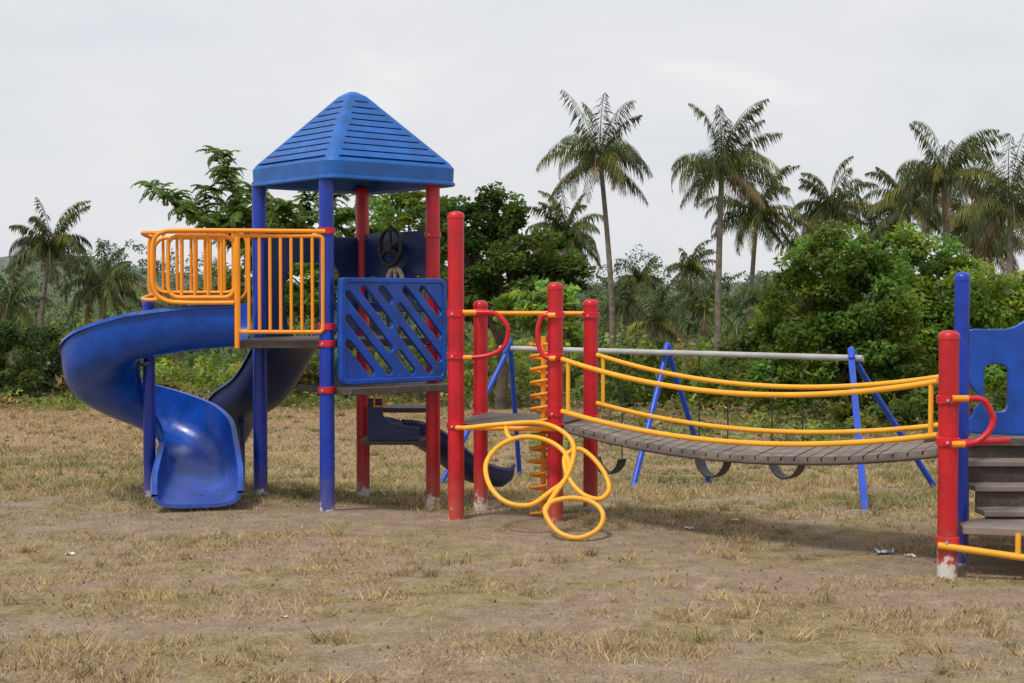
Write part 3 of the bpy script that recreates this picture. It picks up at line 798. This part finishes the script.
# flower climber
fl = empty("loop_climber")
def onplane(px, py, off=0.0):
    d = P(px, py, 1.0) - Vector((0, 0, CAMH)); kz, ky = .72 - .97 * 10.24 + off, .97
    Y = (CAMH - kz) / (ky - d.z); return Vector((d.x * Y, Y, CAMH + d.z * Y))
tube("petal_1", [onplane(a, b) for a, b in [(550, 492), (530, 505), (506, 502), (490, 486), (486, 464), (499, 446), (522, 437), (546, 440), (564, 452), (569, 468), (563, 482)]], .0175, YEL2, fl, cyc=True, smooth=6)
tube("petal_2", [onplane(a, b, .0) for a, b in [(566, 455), (580, 449), (595, 460), (606, 476), (609, 490), (600, 499), (584, 495), (571, 482), (565, 468)]], .0175, YEL2, fl, cyc=True, smooth=6)
tube("petal_3", [onplane(a, b, .02) for a, b in [(545, 512), (552, 502), (572, 498), (592, 502), (603, 514), (598, 529), (578, 538), (557, 531)]], .0175, YEL2, fl, cyc=True, smooth=6)
tube("climber_stem", [Vector((p456.x + .06, p456.y - .10, .67)), onplane(505, 424, .02), onplane(540, 423, .02), onplane(563, 432, .02), onplane(574, 448, .02), onplane(568, 474, .02), onplane(552, 498, .02), onplane(545, 512, .02)], .0175, YEL2, fl, smooth=6)
tube("climber_strut", [onplane(506, 425, .0), onplane(507, 434, .0), onplane(512, 440, .0)], .0175, YEL2, fl, smooth=4)

# ------------------------------------------------------------ right platform
rp = empty("playground_platform")
q950 = Vector((2.50, 8.13)); q962 = Vector((2.86, 9.05)); qbl = Vector((2.695, 8.52))
post("post_1", q950.x, q950.y, 1.42, REDW, rp); post("post_2", q962.x, q962.y, 1.38, RED, rp); post("post_3", qbl.x, qbl.y, 1.76, BLUE, rp, r=.045)
post("post_4", 4.35, 8.75, 1.76, BLUE, rp, r=.05); post("post_5", 3.95, 7.75, 1.42, RED, rp)
UZ = .735
slab("upper_deck", [(2.58, 8.9), (2.80, 8.9), (4.4, 8.82), (4.5, 9.8), (2.95, 10.0), (2.84, 9.1)], UZ - .05, UZ, DECK, rp)
STEPM = paint("step_tread", (.21, .17, .145), .7, var=.3, dust=.3)
RISER = paint("step_riser", (.06, .045, .04), .6, var=.3, dust=.2)
for i, (z, y) in enumerate(((.735, 8.90), (.605, 8.72), (.475, 8.54), (.35, 8.36))):
    slab("tread_%d" % (i + 1), [(2.79, y - .005), (4.2, y - .005), (4.2, y + .19), (2.79, y + .19)], z - .03, z + .004, STEPM, rp)
    slab("riser_%d" % (i + 1), [(2.80, y + .02), (4.19, y + .02), (4.19, y + .035), (2.80, y + .035)], z - .135, z - .032, RISER, rp)
slab("lower_deck", [(2.60, 8.25), (2.58, 8.10), (3.9, 7.72), (4.2, 7.8), (4.2, 8.40), (2.78, 8.42)], .26, .305, STEPM, rp)
tube("ground_rail", [(q950.x - .07, q950.y - .05, .20), (3.2, 7.93, .11), (4.0, 7.70, .02)], .020, YEL2, rp)
tube("rail_stub", [(2.86, 8.0, .14), (2.86, 8.0, .28)], .016, YEL2, rp)
for z in (1.03, .79, .22): collar("clamp", q950.x, q950.y, z, REDH, rp)
tube("deck_rail", [(q950.x - .05, q950.y - .04, .78), (2.9, 8.3, .78)], .02, REDH, rp)
handle("grab_handle", q950.x, q950.y - .06, 1.04, .79, .62, 0, rp)
out = catmull([(0, 0, 0), (-.02, .12, 0), (.03, .22, 0), (-.03, .30, 0), (-.06, .42, 0), (-.07, .60, 0), (-.03, .66, 0), (.10, .66, 0), (.22, .67, 0), (.34, .73, 0), (.55, .76, 0), (.8, .76, 0), (1.3, .76, 0), (1.4, .6, 0), (1.4, .02, 0), (1.3, 0, 0)], True, 4)
hole1 = rrect(.05, .14, .20, .44, .05); hole2 = rrect(.36, .14, .62, .50, .07); hole3 = rrect(.78, .14, 1.2, .56, .09)
panel("side_panel", [(p[0], p[1]) for p in out], [hole1, hole2, hole3], .035, (2.93, 8.98, UZ + .02), (1, -.03, 0), BLUEP, rp)

# ------------------------------------------------------------ bridge
br = empty("suspension_bridge")
def brp(near, t, zoff0, zoff1, sag):
    a = Vector((.36, 10.22)) if near else Vector((.66, 11.02)); b = Vector((2.46, 8.20)) if near else Vector((2.82, 9.0))
    q = a.lerp(b, t); return Vector((q.x, q.y, zoff0 + (zoff1 - zoff0) * t - sag * 4 * t * (1 - t)))
T = np.linspace(0, 1, 30)
for nm, near in (("near", True), ("far", False)):
    tube("upper_rail_" + nm, [brp(near, t, 1.175, 1.13, .155) for t in T], .0175, YEL2, br)
    tube("lower_rail_" + nm, [brp(near, t, .80, .82, .13) for t in T], .0175, YEL2, br)
    for t in (.02, .985):
        tube("rail_link", [brp(near, t, .80, .82, .13), brp(near, t, 1.175, 1.13, .155)], .015, YEL2, br)
    tube("support_cable_" + nm, [brp(near, t, .665, .70, .125) for t in T], .013, DECK, br)
nplk = 30
for i in range(nplk):
    t0 = (i + .06) / nplk; t1 = (i + .94) / nplk; v = []
    for t in (t0, t1):
        a = brp(True, t, .70, .735, .125); b = brp(False, t, .70, .735, .125)
        a2 = a.lerp(b, .03); b2 = a.lerp(b, .97)
        dz = random.uniform(-.003, .003)
        for q in (a2, b2): v += [q + Z * dz, q + Z * (dz - .028)]
    mesh_obj("plank_%d" % (i + 1), v, [(0, 2, 6, 4), (1, 5, 7, 3), (0, 1, 3, 2), (4, 6, 7, 5), (0, 4, 5, 1), (2, 3, 7, 6)], WOOD, br, smooth=False)

# ------------------------------------------------------------ swing set
sw = empty("swing_set"); BZ = 1.05
tops = [Vector((-.02, 16.2, BZ)), Vector((1.64, 15.0, BZ)), Vector((3.22, 13.5, BZ))]
feet = [((-.82, 15.5), (.10, 17.2)), ((1.19, 14.2), (2.20, 15.6)), ((2.80, 11.2), (4.26, 14.1))]
bd = (tops[2] - tops[0]).normalized()
tube("beam", [tops[0] - bd * .15, tops[2] + bd * .12], .030, STEEL, sw)
for i, (t, (a, b)) in enumerate(zip(tops, feet)):
    a = Vector((a[0], a[1], gz1(*a) - .08)); b = Vector((b[0], b[1], gz1(*b) - .08)); da = (a - t).normalized(); db = (b - t).normalized()
    tube("a_frame_%d" % (i + 1), catmull([a, t + da * .30 + Z * .02, t + da * .12 + Z * .065, t + Z * .08, t + db * .12 + Z * .065, t + db * .30 + Z * .02, b], n=4), .030, BLUES, sw)
def swing(t, k):
    c = tops[0].lerp(tops[2], t); w = .17
    a = c - bd * w; b = c + bd * w; zb = gz1(c.x, c.y) + .13
    tube("chain_%d_a" % k, [a, Vector((a.x, a.y, zb + .16))], .007, BLACK, sw, res=1)
    tube("chain_%d_b" % k, [b, Vector((b.x, b.y, zb + .16))], .007, BLACK, sw, res=1)
    pts = [Vector((a.x, a.y, zb + .16)).lerp(Vector((b.x, b.y, zb + .16)), u) - Z * (.16 * math.sin(math.pi * u) ** .6) for u in np.linspace(0, 1, 16)]
    v = []; nrm = Vector((-bd.y, bd.x, 0)) * .08
    for p in pts: v += [p - nrm, p + nrm, p + nrm - Z * .016, p - nrm - Z * .016]
    f = []
    for i in range(15):
        for j in range(4): f.append((i * 4 + j, i * 4 + (j + 1) % 4, i * 4 + 4 + (j + 1) % 4, i * 4 + 4 + j))
    mesh_obj("seat_%d" % k, v, f, BLACK, sw)
for k, t in enumerate((.16, .33, .64, .84)): swing(t, k + 1)

# ------------------------------------------------------------ sky and sun
SUN_EL, SUN_AZ = math.radians(58), math.radians(215)
w = bpy.data.worlds.new("World"); S.world = w; w.use_nodes = True; nt = w.node_tree
bg = nt.nodes['Background']; bg.inputs['Strength'].default_value = .115
sky = N(nt, 'ShaderNodeTexSky', sky_type='NISHITA'); sky.sun_disc = False; sky.sun_elevation = SUN_EL; sky.sun_rotation = SUN_AZ; sky.dust_density = 3
tc = N(nt, 'ShaderNodeTexCoord'); mpn = N(nt, 'ShaderNodeMapping'); mpn.inputs['Scale'].default_value = (1.8, 1.8, 5.0); mpn.inputs['Location'].default_value = (.3, .2, .1)
nt.links.new(tc.outputs['Generated'], mpn.inputs['Vector'])
nz = N(nt, 'ShaderNodeTexNoise'); nz.inputs['Scale'].default_value = 2.4; nz.inputs['Detail'].default_value = 8; nz.inputs['Roughness'].default_value = .52; nz.inputs['Distortion'].default_value = .3
nt.links.new(mpn.outputs[0], nz.inputs['Vector'])
cl = ramp(nt, nz.outputs['Fac'], [(.34, (6.5, 6.65, 7.0)), (.50, (6.9, 7.0, 7.25)), (.60, (7.2, 7.25, 7.4)), (.70, (7.9, 7.9, 7.9))])
c = mixc(nt, .95, sky.outputs['Color'], cl.outputs['Color'])
nt.links.new(c, bg.inputs['Color'])
sl = bpy.data.lights.new("sun", 'SUN'); sl.energy = 2.6; sl.angle = math.radians(9); sl.color = (1, .95, .88)
so = bpy.data.objects.new("sun", sl); S.collection.objects.link(so)
dv = Vector((math.sin(SUN_AZ) * math.cos(SUN_EL), math.cos(SUN_AZ) * math.cos(SUN_EL), math.sin(SUN_EL)))
so.rotation_euler = dv.to_track_quat('Z', 'Y').to_euler()
